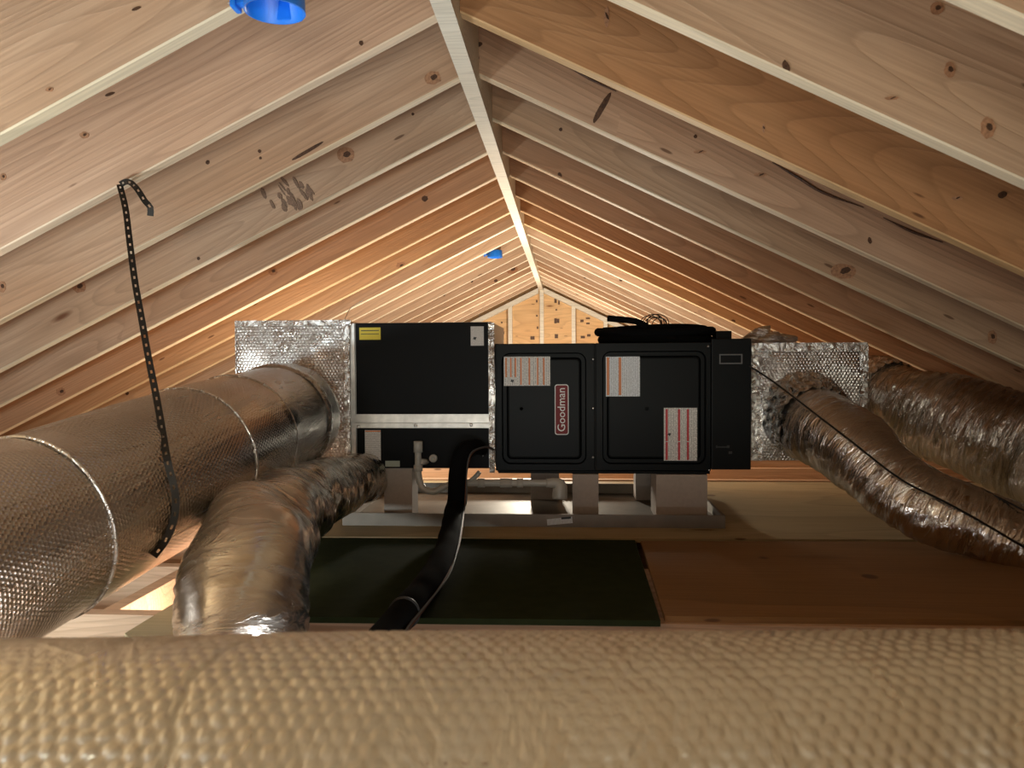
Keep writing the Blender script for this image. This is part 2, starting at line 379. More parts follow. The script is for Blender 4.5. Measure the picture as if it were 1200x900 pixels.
for i_ in range(34):
    blob('stain_mark', 345+random.gauss(0, 13), 231+random.gauss(0, 8), random.uniform(2, 6), random.uniform(8, 18), STAIN, random.uniform(.25, .7), seed=i_, n=8, thick=.0005+.00012*i_)
# thin bark wane under two right-hand rafters
for pts in ([(905, 190), (935, 208), (965, 226), (1012, 243)], [(655, 71), (690, 92), (722, 107)], [(1035, 255), (1070, 272), (1105, 284)]):
    k, s, p = on_rafter(*pts[len(pts)//2]); ra = RAFT[(s, k)]; yf = ORG[ra.name][1]-.019
    top = [aty(*q, yf-.001) for q in pts]
    o = tube('bark_streak', top, [.0012]+[.004]*(len(top)-2)+[.0012], KNOT, None, 6, .02)
    mw = Matrix.Translation(Vector(ORG[ra.name]))@Matrix.Rotation(s*ANG, 4, 'Y')
    o.parent = ra; o.matrix_basis = mw.inverted()@Matrix.Translation(Vector(ORG[o.name]))
# ------------------------------------------------------------------ far gable wall
def gable(name, Y, t):
    ze = JT; xe = (H+TV-ze)/SL
    pts = [(XR-xe, ze), (XR+xe, ze), (XR, H+TV)]
    V = [(x, Y, z) for x, z in pts]+[(x, Y+t, z) for x, z in pts]
    return struct(obj(name, V, [(0, 1, 2), (5, 4, 3), (0, 3, 4, 1), (1, 4, 5, 2), (2, 5, 3, 0)], GYP if t < .05 else DECK))
wall = gable('wall_far', YF+.045, .04); gable('wall_near', YB-.05, .04)
sx = [float(aty(px, 370, YF)[0]) for px in (598, 635, 672)]; sp = (sx[2]-sx[0])/2
xs = [sx[1]+i*sp for i in range(-7, 8)]
for x in xs:
    zt = roof_z(x)-.03
    if zt > FZ+.1: box('stud', x-.021, x+.021, YF-.045, YF+.03, FZ, zt, PALE, wall)
for a, b in zip(xs[:-1], xs[1:]):
    za, zb = roof_z(a)+.1, roof_z(b)+.1; g = .004
    if min(za, zb) > FZ+.1:
        V = [(a+g, YF+.032, FZ), (b-g, YF+.032, FZ), (b-g, YF+.032, zb), (a+g, YF+.032, za)]; V += [(x, y+.012, z) for x, y, z in V]
        pnl = obj('sheathing_panel', V, [(0, 1, 2, 3), (7, 6, 5, 4), (0, 4, 5, 1), (1, 5, 6, 2), (2, 6, 7, 3), (3, 7, 4, 0)], OSB, wall)
for s in (-1, 1):
    V = []
    for x in (XR+s*.03, XR+s*2.4):
        for z in (0, -.055): V += [(x, YF-.06, roof_z(x)-.012+z), (x, YF+.03, roof_z(x)-.012+z)]
    obj('rake_plate', V, [(0, 2, 3, 1), (4, 5, 7, 6), (0, 1, 5, 4), (2, 6, 7, 3), (0, 4, 6, 2), (1, 3, 7, 5)], PALE, wall)
# hammer-struck nail marks and bleed spots on the gable panels
for (px, py, w_, h_) in [(651, 352, 3, 6), (655, 354, 2, 6), (651, 376, 3, 6), (654, 376, 3, 5), (652, 394, 4, 5), (624, 396, 5, 4), (682, 376, 4, 3), (689, 373, 5, 2), (689, 379, 4, 2), (683, 395, 5, 3), (690, 393, 4, 3), (629, 353, 2, 3), (629, 370, 2, 2), (630, 384, 2, 3), (652, 363, 2, 2), (588, 378, 2, 2), (590, 390, 2, 3)]:
    x0, x1, z0, z1 = rect(px-w_/2, py-h_/2, px+w_/2, py+h_/2, YF+.03); box('nail_mark', x0, x1, YF+.0305, YF+.0325, z0, z1, KNOT, wall)
# ------------------------------------------------------------------ floor
floor = struct(obj('floor', *boxg(-3.2, 2.8, YB, YF, JT-.215, JT-.2), GYP, origin=np.array([0, 0, JT-.2])))
k = 0
jy = [y for y in np.arange(D0-.14-10*S16, YF, S16)]
for y in jy: box('joist', -3.15, 2.7, y-.019, y+.019, JT-.2, JT, JOIST, floor, .002)
def blocking(x, ya, yb): box('blocking', x-.019, x+.019, ya+.019, yb-.019, JT-.19, JT-.004, JOIST, floor, .002)
jn = [y for y in jy if 1.3 < y < 2.6]
blocking(float(atz(171, 690, JT)[0]), jn[0], jn[1]); blocking(-.45, jn[1], jn[2])
for i, x in ((6, .5), (7, -.7), (12, .9), (13, -.3)): blocking(x, jy[i], jy[i+1])
def fl(px, py, z=None):
    p = atz(px, py, FZ if z is None else z); return (p[0], p[1])
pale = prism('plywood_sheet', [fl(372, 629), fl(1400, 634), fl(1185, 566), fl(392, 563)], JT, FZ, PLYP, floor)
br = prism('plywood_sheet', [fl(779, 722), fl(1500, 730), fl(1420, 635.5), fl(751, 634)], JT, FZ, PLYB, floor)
sc = prism('plywood_sheet', [fl(146, 741), fl(205, 705), fl(250, 705), fl(330, 770), fl(200, 790)], JT, FZ-.002, PLYP, floor)
gb = tag(prism('green_board', [fl(300, 722.5), fl(774, 727.5), fl(744, 633), fl(330, 630)], JT+.0005, FZ+.0005, GREEN), 'dark green painted flat board lying on the joists in front of the furnace', 'board')
# ------------------------------------------------------------------ embossed door helper
def rrect(x0, x1, z0, z1, r, n=5):
    pts = []
    for cx, cz, a in ((x1-r, z1-r, 0), (x0+r, z1-r, 90), (x0+r, z0+r, 180), (x1-r, z0+r, 270)):
        for i in range(n+1):
            t = math.radians(a+90*i/n); pts.append((cx+r*math.cos(t), cz+r*math.sin(t)))
    return pts
def loft(x0, x1, z0, z1, prof):
    """prof: (inset, y, corner radius) from the outside inwards"""
    V = []; Fc = []; n = 24
    for ins, y, r in prof: V += [(x, y, z) for x, z in rrect(x0+ins, x1-ins, z0+ins, z1-ins, r)]
    for i in range(len(prof)-1):
        for j in range(n): Fc.append((i*n+j, i*n+(j+1) % n, i*n+n+(j+1) % n, i*n+n+j))
    Fc.append([(len(prof)-1)*n+j for j in range(n)]); Fc.append(list(range(n))[::-1])
    return V, Fc
def text_mesh(name, s, size, mat, parent, centre, rot=0.0, ext=.0006, bold=.0):
    c = bpy.data.curves.new(name, 'FONT'); c.body = s; c.size = size; c.align_x = 'CENTER'; c.align_y = 'CENTER'; c.extrude = ext; c.offset = bold; c.resolution_u = 3
    t = bpy.data.objects.new(name+'_tmp', c); COL.objects.link(t); dg = bpy.context.evaluated_depsgraph_get(); dg.update()
    me = bpy.data.meshes.new_from_object(t.evaluated_get(dg)); bpy.data.objects.remove(t)
    m = Matrix.Rotation(rot, 4, 'Y')@Matrix.Rotation(math.pi/2, 4, 'X'); me.transform(m); me.materials.clear(); me.materials.append(mat)
    o = bpy.data.objects.new(name, me); COL.objects.link(o); o.parent = parent; o.location = np.array(centre)-worg(parent); ORG[o.name] = np.array(centre); return o
def screw(px, py, Y, parent, r=.0035):
    p = aty(px, py, Y); n = 8; V = []
    for y, rr in ((0, r), (-.002, r*.9), (-.003, r*.5)): V += [(p[0]+rr*math.cos(a*math.pi/4), p[1]+y, p[2]+rr*math.sin(a*math.pi/4)) for a in range(n)]
    Fc = [(i*n+j, i*n+(j+1) % n, i*n+n+(j+1) % n, i*n+n+j) for i in range(2) for j in range(n)]+[[2*n+j for j in range(n)]]
    return obj('screw', V, Fc, SCREW, parent, True)
def label(name, px0, py0, px1, py1, Y, mat, parent, stripes=(), picto=None, lab=None):
    o = fbox(name, px0, py0, px1, py1, Y-.0012, .0011, mat, parent)
    if lab: o['label'] = lab
    for (a, b, c, d, m) in stripes: fbox('stripe', a, b, c, d, Y-.0016, .0004, m, o)
    if picto:
        px, py = picto; p = aty(px, py, Y-.0018); V = []; n = 9
        for j in range(n):
            a = 2*math.pi*j/n; r = (.007 if j % 2 else .0035); V.append((p[0]+r*math.cos(a)*1.2, p[1], p[2]+r*math.sin(a)))
        V += [(x, y+.0004, z) for x, y, z in V]
        obj('pictogram', V, [list(range(n))]+[(j, j+n, (j+1) % n+n, (j+1) % n) for j in range(n)], INK, o)
    return o
# ------------------------------------------------------------------ furnace
YFU = 2.72
x0, x1, z0, z1 = rect(580, 403, 832, 555, YFU)
fur = thing('furnace', ((x0+x1)/2, YFU+.35, z0), 'long black horizontal furnace cabinet with two embossed doors and red badge', 'furnace')
box('cabinet', x0+.004, x1-.004, YFU+.02, YFU+.70, z0, z1, BLACK, fur, .003)
fbox('base_rail', 584, 551.5, 832, 555.5, YFU-.004, .03, BLACK, fur, .001)
doors = []
for (a, b, c, d, ia, ib, ic, id_) in ((580, 403, 697, 552, 589, 415, 686, 543), (698, 402, 833, 552, 707, 413, 826, 543)):
    X0, X1, Z0, Z1 = rect(a, b, c, d, YFU)
    i0, i1, j0, j1 = rect(ia, ib, ic, id_, YFU)
    ins = .03
    V, Fc = [], []
    # outer frame loops follow the door edge, then the rounded emboss
    loops = [(X0, X1, Z0, Z1, YFU+.022, .002), (X0, X1, Z0, Z1, YFU+.002, .002), (X0+.002, X1-.002, Z0+.002, Z1-.002, YFU, .002), (i0-.004, i1+.004, j0-.004, j1+.004, YFU, .030),
             (i0, i1, j0, j1, YFU+.012, .026), (i0+.012, i1-.012, j0+.012, j1-.012, YFU+.012, .018), (i0+.018, i1-.018, j0+.018, j1-.018, YFU+.003, .014), (i0+.022, i1-.022, j0+.022, j1-.022, YFU+.002, .012)]
    n = 24
    for (p, q, r_, s_, y, rad) in loops: V += [(x, y, z) for x, z in rrect(p, q, r_, s_, rad)]
    for i in range(len(loops)-1):
        for j in range(n): Fc.append((i*n+j, i*n+(j+1) % n, i*n+n+(j+1) % n, i*n+n+j))
    Fc.append([(len(loops)-1)*n+j for j in range(n)]); Fc.append(list(range(n))[::-1])
    doors.append(obj('door', V, Fc, BLACKI, fur))
YD = YFU+.002
dl, dr = doors
fbox('seam_trim', 696.2, 403, 698.8, 552, YFU+.001, .02, BLACK, fur)
for p in ((695, 421), (695, 478.5), (695, 536)): screw(*p, YFU-.0005, fur, .0042)
screw(830, 402.8+3, YFU-.0005, fur); screw(831, 551, YFU-.0005, fur)
label('warning_label', 590.5, 418, 645, 452, YD, PAPV, dl, [(a, 419.5, a+2, 442 if i < 3 else 451, ORANGE) for i, a in enumerate((592, 597.6, 603, 609.5, 619.3, 629, 636.2))], (600.5, 446.5))
label('warning_label', 710, 418, 750, 464.5, YD, PAPW, dr, [(711, 419, 714, 463, ORANGE), (725, 419, 728, 463, ORANGE)])
label('warning_label', 778, 478, 817, 540, YD, PAPV, dr, [(780, 479.5, 782.6, 517, REDP), (780, 518, 782.6, 539, REDP), (794.5, 479.5, 797, 517, REDP), (794.5, 518, 797, 539, REDP), (805, 479.5, 807.4, 517, REDP), (805, 518, 807.4, 539, REDP)], (784.5, 509))
bx0, bx1, bz0, bz1 = rect(650, 450.5, 666.5, 509.5, YD)
def plate(name, x0, x1, z0, z1, y, t, r, mat, parent): 
    V, Fc = loft(x0, x1, z0, z1, [(0, y+t, r), (0, y, r)]); return obj(name, V, Fc, mat, parent)
bd = plate('badge', bx0, bx1, bz0, bz1, YD-.0030, .003, .009, WHITE, dl); bd['label'] = 'red badge with white border and sideways Goodman lettering'
e = .0028; plate('badge_field', bx0+e, bx1-e, bz0+e, bz1-e, YD-.0036, .0006, .0068, RED, bd)
text_mesh('lettering', 'Goodman', .0375, WHITE, bd, ((bx0+bx1)/2, YD-.0042, (bz0+bz1)/2), -math.pi/2, .0005, .0001)
for px, py in ((611, 479), (758, 479)):
    p = aty(px, py, YD); n = 10
    V = [(p[0]+r*math.cos(a*math.pi/5), p[1]-y, p[2]+r*math.sin(a*math.pi/5)) for y, r in ((0, .008), (.002, .008), (.002, .005), (.0, .004)) for a in range(n)]
    obj('knockout_plug', V, [(i*n+j, i*n+(j+1) % n, i*n+n+(j+1) % n, i*n+n+j) for i in range(3) for j in range(n)]+[[3*n+j for j in range(n)]], BLACK, dl if px < 700 else dr)
# return air filter cabinet, right of the doors
x0, x1, z0, z1 = rect(834, 397, 880, 550.5, YFU-.01)
fc = thing('filter_cabinet', ((x0+x1)/2, YFU+.3, z0), 'narrow black metal cabinet at the right end of the furnace', 'cabinet')
box('body', x0, x1, YFU-.01, YFU+.69, z0, z1, BLACKI, fc, .003)
fx0, fx1, fz0, fz1 = rect(843, 415, 870, 426.5, YFU-.012)
V, Fc = [], []
for i, (a, y) in enumerate(((0, 0), (0, -.003), (.004, -.003), (.004, 0))): V += [(fx0+a, YFU-.01+y, fz0+a), (fx1-a, YFU-.01+y, fz0+a), (fx1-a, YFU-.01+y, fz1-a), (fx0+a, YFU-.01+y, fz1-a)]
for i in range(3):
    for j in range(4): Fc.append((i*4+j, i*4+(j+1) % 4, i*4+4+(j+1) % 4, i*4+4+j))
obj('label_frame', V, Fc, simple('grey_frame', (.12, .12, .12), .4), fc)
for a in ((840, 523.2, 852, 524.6), (852, 522, 855, 525), (854, 529, 858, 532), (839, 522.2, 841, 525)): fbox('scuff_mark', *a, YFU-.0108, .0006, INK, fc)
# ------------------------------------------------------------------ coil cabinet
YC = 2.69
x0, x1, z0, z1 = rect(411, 378.5, 579, 549, YC)
cc = thing('coil_cabinet', ((x0+x1)/2, YC+.28, z0), 'black coil cabinet with silver taped edges left of the furnace', 'cabinet')
box('shell', x0, x1-.006, YC+.006, YC+.54, z0, z1, simple('coil_shell_steel', (.35, .33, .30), .4, .9), cc, .002)
fbox('upper_panel', 416.5, 379, 572.5, 486, YC, .02, BLACK, cc, .002)
lp = fbox('lower_panel', 418, 502, 573, 549, YC, .02, BLACK, cc, .002)
fbox('metal_edge', 410, 379, 417, 549, YC-.002, .003, SATIN, cc)
fbox('metal_strip', 411, 485.5, 576, 495.5, YC-.003, .003, SATIN, cc)
fbox('metal_strip', 412, 496, 574, 501.5, YC-.006, .006, SATIN, cc, .001)
def crumple(name, px0, py0, px1, py1, Y, amp, mat, parent, nx, nz, seed):
    X0, X1, Z0, Z1 = rect(px0, py0, px1, py1, Y); r = np.random.RandomState(seed); V = []
    for j in range(nz+1):
        for i in range(nx+1):
            jt = r.uniform(-1, 1, 3); V.append((X0+(X1-X0)*i/nx+jt[0]*amp*.4, Y-abs(jt[1])*amp, Z0+(Z1-Z0)*j/nz))
    Fc = [(j*(nx+1)+i, j*(nx+1)+i+1, (j+1)*(nx+1)+i+1, (j+1)*(nx+1)+i) for j in range(nz) for i in range(nx)]
    k = len(V); V += [(X0, Y+.003, Z0), (X1, Y+.003, Z0), (X1, Y+.003, Z1), (X0, Y+.003, Z1)]; Fc.append((k+3, k+2, k+1, k))
    return obj(name, V, Fc, mat, parent, True, [(v[0], v[2]) for v in V])
crumple('tape_strip', 572.5, 378, 580, 554, YC-.003, .004, F_TAPE, cc, 4, 50, 3)
for p in ((420, 500), (487, 498.5), (552, 498)): screw(*p, YC-.008, cc, .006)
label('yellow_label', 421, 384, 446, 398, YC, YEL, cc, [(423, 387, 444, 387.8, INK), (423, 391, 444, 391.6, INK)])
label('white_label', 551.5, 382.5, 567, 405, YC, PAPH, cc, picto=(556.5, 396.5))
label('instruction_label', 427.5, 504, 446.5, 548, YC, PAPH, lp, [(428, 504.6, 446, 506, ORANGE)])
label('small_label', 451.5, 540, 468.5, 547, YC, simple('pale_green_label', (.42, .45, .36), .6), lp)
# taped transition gasket between coil cabinet and furnace
p = aty(508, 537, YC); n = 12
V = [(p[0]+r*math.cos(a*math.pi/6), p[1]-y, p[2]+r*math.sin(a*math.pi/6)) for y, r in ((0, .014), (.008, .014), (.010, .011), (.010, .006), (.004, .005)) for a in range(n)]
obj('drain_plug', V, [(i*n+j, i*n+(j+1) % n, i*n+n+(j+1) % n, i*n+n+j) for i in range(4) for j in range(n)]+[[4*n+j for j in range(n)]], PVC, lp, True)
screw(566, 534, YC-.001, lp, .003)
# ------------------------------------------------------------------ plenums
x0, x1, z0, z1 = rect(275, 377, 409.5, 552, YC-.01)
spn = thing('supply_plenum', ((x0+x1)/2, YC+.25, z0), 'foil wrapped square plenum box behind the large round duct on the left', 'plenum')
def gridbox(name, x0, x1, y0, y1, z0, z1, mat, parent, amp, seed):
    nx, nz = 36, 44; r = np.random.RandomState(seed); V = []; UV = []
    ph = r.uniform(0, 6, 8); fr = r.uniform(8, 40, (8, 2))
    for j in range(nz+1):
        for i in range(nx+1):
            x = x0+(x1-x0)*i/nx; z = z0+(z1-z0)*j/nz; d = sum(math.sin(fr[k][0]*x+fr[k][1]*z+ph[k]) for k in range(8))/3
            e_ = min(i, nx-i, j, nz-j); V.append((x, y0+(amp*d if e_ > 0 else .002), z)); UV.append((x, z))
    Fc = [(j*(nx+1)+i, j*(nx+1)+i+1, (j+1)*(nx+1)+i+1, (j+1)*(nx+1)+i) for j in range(nz) for i in range(nx)]
    o = obj(name, V, Fc, mat, parent, True, UV)
    v, f = boxg(x0, x1, y0+.004, y1, z0, z1); 
    # box body without its front, joined behind the wrap
    f2 = [q for q in f if not all(v[i][1] == y0+.004 for i in q)]
    obj('body_wrap', v, f2, mat, parent, uv=boxuv(v))
    return o
gridbox('foil_face', x0, x1, YC-.01, YC+.52, z0, z1, F_BOX, spn, .0012, 5)
crumple('corner_tape', 275, 376, 279, 552, YC-.012, .0012, F_TAPE, spn, 2, 40, 9); crumple('corner_tape', 275, 376, 411, 381, YC-.012, .0012, F_TAPE, spn, 36, 2, 10)
crumple('corner_tape', 402, 380, 411, 552, YC-.013, .0035, F_TAPE, spn, 4, 40, 12)
YR = 2.80
x0, x1, z0, z1 = rect(881, 403, 1016, 540, YR)
rpn = thing('return_plenum', ((x0+x1)/2, YR+.25, z0), 'foil wrapped plenum box to the right of the black furnace', 'plenum')
gridbox('foil_face', x0, x1, YR, YR+.5, z0, z1, F_BOX, rpn, .002, 8)
crumple('corner_tape', 881, 402, 1016, 411, YR-.003, .004, F_TAPE, rpn, 36, 2, 13); crumple('corner_tape', 1008, 403, 1016.5, 541, YR-.003, .004, F_TAPE, rpn, 2, 30, 14)
crumple('corner_tape', 881, 405, 893, 540, YR-.003, .006, F_TAPE, rpn, 5, 30, 15)
# ------------------------------------------------------------------ large round duct on the left
RB = .17
def dpt(px, py, R): return atd(px, py, F*RB/R)
P = [dpt(338, 487, 61), dpt(265, 519, 75), dpt(218, 540, 86), dpt(130, 576, 99), dpt(36, 622, 113)]
d = (P[4]-P[2])/np.linalg.norm(P[4]-P[2]); P = [P[0], P[2], P[4], P[4]+d*.3, P[4]+d*.62]
P[3][2] = max(P[3][2], FZ+.175); P[4][2] = max(P[4][2], FZ+.175)
wr = wrinkle(21, .0025, (4, 22), (0, 3), 10, False)
bd_ = thing('round_duct', (P[2][0], P[2][1], P[2][2]-RB), 'large round duct wrapped in bubble foil running along the left side', 'duct')
duct = tube('duct_body', P, RB, F_DUCT, bd_, 72, .02, wr)
C, r_ = spline(P, [RB]*5, .01); T = np.gradient(C, axis=0)
def band_at(R, name, w_, dr, mat, seed):
    dd = F*RB/R; i = int(np.argmin(abs(np.array([Vector(c).dot(CF) for c in C])-dd))); t = T[i]/np.linalg.norm(T[i])
    q = [C[i]-t*w_/2, C[i]-t*w_/4, C[i]+t*w_/4, C[i]+t*w_/2]
    wn = wrinkle(seed, .0016, (5, 30), (2, 9), 8, False)
    return tube(name, q, [RB+.0005, RB+dr, RB+dr, RB+.0005], mat, duct, 72, w_/5, wn, cap=False)
band_at(113, 'seam', .007, .0035, F_TAPE, 1); band_at(86, 'seam', .006, .003, F_TAPE, 2); band_at(75, 'seam', .009, .004, F_TAPE, 3)
band_at(64, 'collar_tape', .05, .007, F_TAPE, 4)
# ------------------------------------------------------------------ flexible ducts
def flex(name, spec, lab, seed, amp=.006, cat='duct', grp=None, seg=64, fs=(30, 130), mask=None, mat=None):
    mask = mask or (lambda a, s: 1)
    P = [atd(a, b, c) for a, b, c, r in spec]; R = [q[3] for q in spec]
    base = thing(name, (P[len(P)//2][0], P[len(P)//2][1], P[len(P)//2][2]-R[len(P)//2]), lab, cat, grp)
    f1 = wrinkle(seed, amp, fs, (0, 4), 12); f2 = wrinkle(seed+1, amp*1.1, (5, 25), (1, 3), 8, False)
    f3 = wrinkle(seed+2, amp*.45, (120, 260), (3, 12), 12)
    b = tube('sleeve', P, R, mat or F_FLEX, base, seg*2, .0065, lambda a, s, r: (f1(a, s, r)+f3(a, s, r))*mask(a, s)+f2(a, s, r))
    return base, b, P, R
b1, s1, P1, R1 = flex('flexible_duct', [(425, 560, 2.74, .085), (398, 568, 2.5, .09), (352, 588, 2.12, .10), (312, 618, 1.72, .108), (293, 660, 1.47, .112), (287, 715, 1.38, .112), (284, 765, 1.34, .108)],
     'short foil flexible duct bending down under the large round duct', 31, .007, mask=lambda a, s: .12+.88*np.clip(1.15*np.exp(-((a-3.3)/.75)**2)+.8*np.exp(-((a-.1)/.4)**2)+.5*(s < .25), 0, 1), mat=F_SMOOTH)
b2, s2, P2, R2 = flex('flexible_duct', [(938, 484, 2.84, .118), (958, 498, 2.64, .125), (995, 523, 2.48, .12), (1040, 560, 2.34, .108), (1095, 596, 2.23, .097), (1150, 617, 2.17, .093), (1210, 640, 2.10, .093), (1330, 690, 1.98, .095)],
     'foil flexible duct sagging from the plenum front onto the plywood, black wire on it', 41, .007, mask=lambda a, s: .35+.65*np.clip(np.sin(s*9)*.3+.5-np.sin(a)*.6, 0, 1), mat=F_MID)
b3, s3, P3, R3 = flex('flexible_duct', [(1000, 458, 3.28, .12), (1042, 464, 3.12, .14), (1098, 487, 2.97, .16), (1160, 510, 2.82, .178), (1230, 535, 2.67, .178), (1290, 572, 2.48, .15)],
     'thick foil flexible duct at far right behind the sagging one', 51, .008)
b4, s4, P4, R4 = flex('flexible_duct', [(430, 556, 4.5, .13), (560, 558, 4.35, .13), (700, 560, 4.3, .13), (860, 566, 4.4, .13)],
     'bright foil duct lying on the joists, seen under the furnace', 61, .006, seg=32)
# gathered foil collar of the sagging duct
P = [atd(938, 484, 2.80), atd(950, 492, 2.70), atd(958, 498, 2.64)]
fA = wrinkle(77, .02, (40, 120), (6, 17), 16); tube('gathered_collar', P, [.155, .135, .125], F_TAPE, b2, 128, .006, fA, cap=False)
P = [atd(1016, 455, 3.22), atd(1030, 460, 3.15), atd(1045, 465, 3.08)]
fA = wrinkle(78, .016, (40, 120), (5, 14), 16); tube('gathered_collar', P, [.13, .14, .135], F_FLEX, b3, 128, .006, fA, cap=False)
# wire draped over the sagging duct
def front_of(px, py, P, R, gap):
    """point on the visible front of a duct along this pixel's ray"""
    C, r = spline(P, R, .02); d = np.array(ray(px, py)); d = d/np.linalg.norm(d); best = None
    for c, rr in zip(C, r):
        tca = c@d; d2 = c@c-tca*tca
        if d2 < (rr+gap)**2:
            t = tca-math.sqrt((rr+gap)**2-d2)
            if best is None or t < best: best = t
    return d*best if best else None
W = [aty(878, 429, YFU-.016), aty(900, 443, 2.72), aty(927, 463, 2.6)]
for q in ((966, 493), (1000, 519), (1025, 539), (1046, 555), (1068, 569), (1105, 587), (1149, 611), (1200, 641), (1260, 672)):
    v = front_of(*q, P2, R2, .012)
    if v is not None: W.append(v)
tag(tube('wire', W, .003, CABLE, None, 8, .02), 'thin black wire running from the furnace down over the sagging foil duct', 'wire')
W = []  # dark strand laid in as the contact shadow between the two right ducts
for q in ((1132, 566), (1150, 573), (1180, 588), (1215, 606)):
    v = front_of(*q, P2, R2, .006)
    W.append(v if v is not None else atd(*q, 2.3))
tag(tube('wire', W, .0025, CABLE, None, 8, .02), 'short dark strand drawing the contact shadow between the two right foil ducts', 'wire')
# ------------------------------------------------------------------ near duct across the bottom
TH0 = .067; RN = .16; CN = np.array([0, .557, -.362]); ax = np.array([math.cos(TH0), math.sin(TH0), 0]); nn = np.array([-math.sin(TH0), math.cos(TH0), 0])
nd = thing('round_duct', (0, .557, -.357-RN), 'bubble foil duct crossing the very foreground from side to side', 'duct')
def hexh(u, v, a):
    r3 = math.sqrt(3); ds = []
    for o in (0, .5):
        x = (u/a+o) % 1-.5; y = ((v/(a*r3)+o) % 1-.5)*r3; ds.append(np.hypot(x, y))
    d = np.minimum(*ds); t = np.clip((.46-d)/.24, 0, 1); return t*t*(3-2*t)
r5 = np.random.RandomState(5); q5 = [(r5.uniform(3, 14), r5.uniform(4, 24), r5.uniform(0, 6.3)) for _ in range(9)]
def neargrid(u, v):
    u0, v0 = u, v; u = u+.0011*np.sin(v*190+3*np.sin(u*23))+.0008*np.sin(u*75+v*40); v = v+.0009*np.sin(u0*160+2*np.sin(v0*50))
    low = sum(np.sin(a*u+b*v+p) for a, b, p in q5)/3
    seam = u-(-.238-.05*(v-.02)+.006*np.sin(v*45)); sm = np.exp(-(seam/.0025)**2)
    flat = np.clip((low*.5+.75), .25, 1)*np.clip(1-.9*np.exp(-((u+.33)/.10)**2-((v-.05)/.05)**2), .1, 1)*(1-.9*sm)
    cr = 0
    for (uu, vv, an, ln) in ((-.31, .05, 1.2, .015), (-.29, .06, 2.2, .03), (-.36, .055, .6, .03), (-.33, .08, 2.0, .03)):
        du, dv = u-uu, v-vv; al = du*math.cos(an)+dv*math.sin(an); pe = -du*math.sin(an)+dv*math.cos(an)
        cr = cr+.0013*np.exp(-(pe/.0016)**2-(al/ln)**2)
    return .0018*hexh(u, v, .0118)*flat+.0012*low-.0016*sm+cr
nu, nv = 1000, 210
U = np.linspace(-.75, .75, nu); Av = np.linspace(math.radians(20), math.radians(175), nv)      # angle from +nn over the top to the camera side
UU, AA = np.meshgrid(U, Av); VV = (math.radians(175)-AA)*RN
HH = neargrid(UU, (AA-math.radians(70))*RN)
Rr = RN+HH
Vn = CN+UU[..., None]*ax+Rr[..., None]*(np.cos(AA)[..., None]*nn+np.sin(AA)[..., None]*np.array([0, 0, 1.]))
i, j = np.meshgrid(np.arange(nv-1), np.arange(nu-1), indexing='ij'); a = (i*nu+j).ravel(); Fc = np.stack([a, a+nu, a+nu+1, a+1], 1).tolist()
obj('bubble_wrap', Vn.reshape(-1, 3), Fc, F_NEAR, nd, True, np.stack([UU, AA*RN], -1).reshape(-1, 2))
tube('duct_body', [CN-ax*1.25, CN-ax*.4, CN+ax*.4, CN+ax*1.3], RN-.001, F_DUCT, nd, 48, .1)
# ------------------------------------------------------------------ drain pan and blocks
YP = 2.58; x0, x1, z0, z1 = rect(401, 602, 850, 617.5, YP); YPB = 3.24; z0 = FZ
pan = thing('drain_pan', ((x0+x1)/2, (YP+YPB)/2, z0), 'shallow galvanized drain pan under the furnace', 'pan')
t = .002
box('pan_base', x0, x1, YP, YPB, z0, z0+t, GALV, pan)
for a in ((x0, x1, YP, YP+t), (x0, x1, YPB-t, YPB), (x0, x0+t, YP+t, YPB-t), (x1-t, x1, YP+t, YPB-t)): box('pan_side', a[0], a[1], a[2], a[3], z0+t, z1, GALV, pan)
for a in ((x0, x1, YP, YP+.008), (x0, x1, YPB-.008, YPB), (x0, x0+.008, YP+.008, YPB-.008), (x1-.008, x1, YP+.008, YPB-.008)): box('rolled_rim', a[0], a[1], a[2], a[3], z1, z1+.003, GALV, pan)
st = fbox('paper_sticker', 641, 607, 671, 614.5, YP-.001, .0009, PAPW, pan); st.rotation_euler = (0, -.1, 0)
fbox('print_mark', 658, 606.6, 669.5, 609, YP-.0016, .0004, INK, st).rotation_euler = (0, 0, 0)
fbb = rect(580, 403, 832, 555.5, YFU)[2]-.001; ccb = rect(411, 378.5, 579, 549, YC)[2]-.001
blk = [(450, 483, YFU-.02, .11, ccb, 'white foam block under the coil cabinet, leftmost of the supports'), (671, 701.5, YFU-.01, .11, fbb, 'white foam block in the middle front under the furnace'),
       (769, 829, YFU-.01, .17, fbb, 'wide white foam block at the right front under the furnace'), (622, 655, YFU+.36, .1, fbb, 'shaded foam block behind the drain trap'), (745, 772, YFU+.36, .1, fbb, 'shaded foam block behind the wide right one')]
for a, b, Y, dp, zt, lab in blk:
    X0 = aty(a, 580, Y)[0]; X1 = aty(b, 580, Y)[0]
    tag(box('support_block', X0, X1, Y, Y+dp, z0+t, zt, WHITEP, None, .002), lab, 'block', 'foam blocks holding up the furnace')
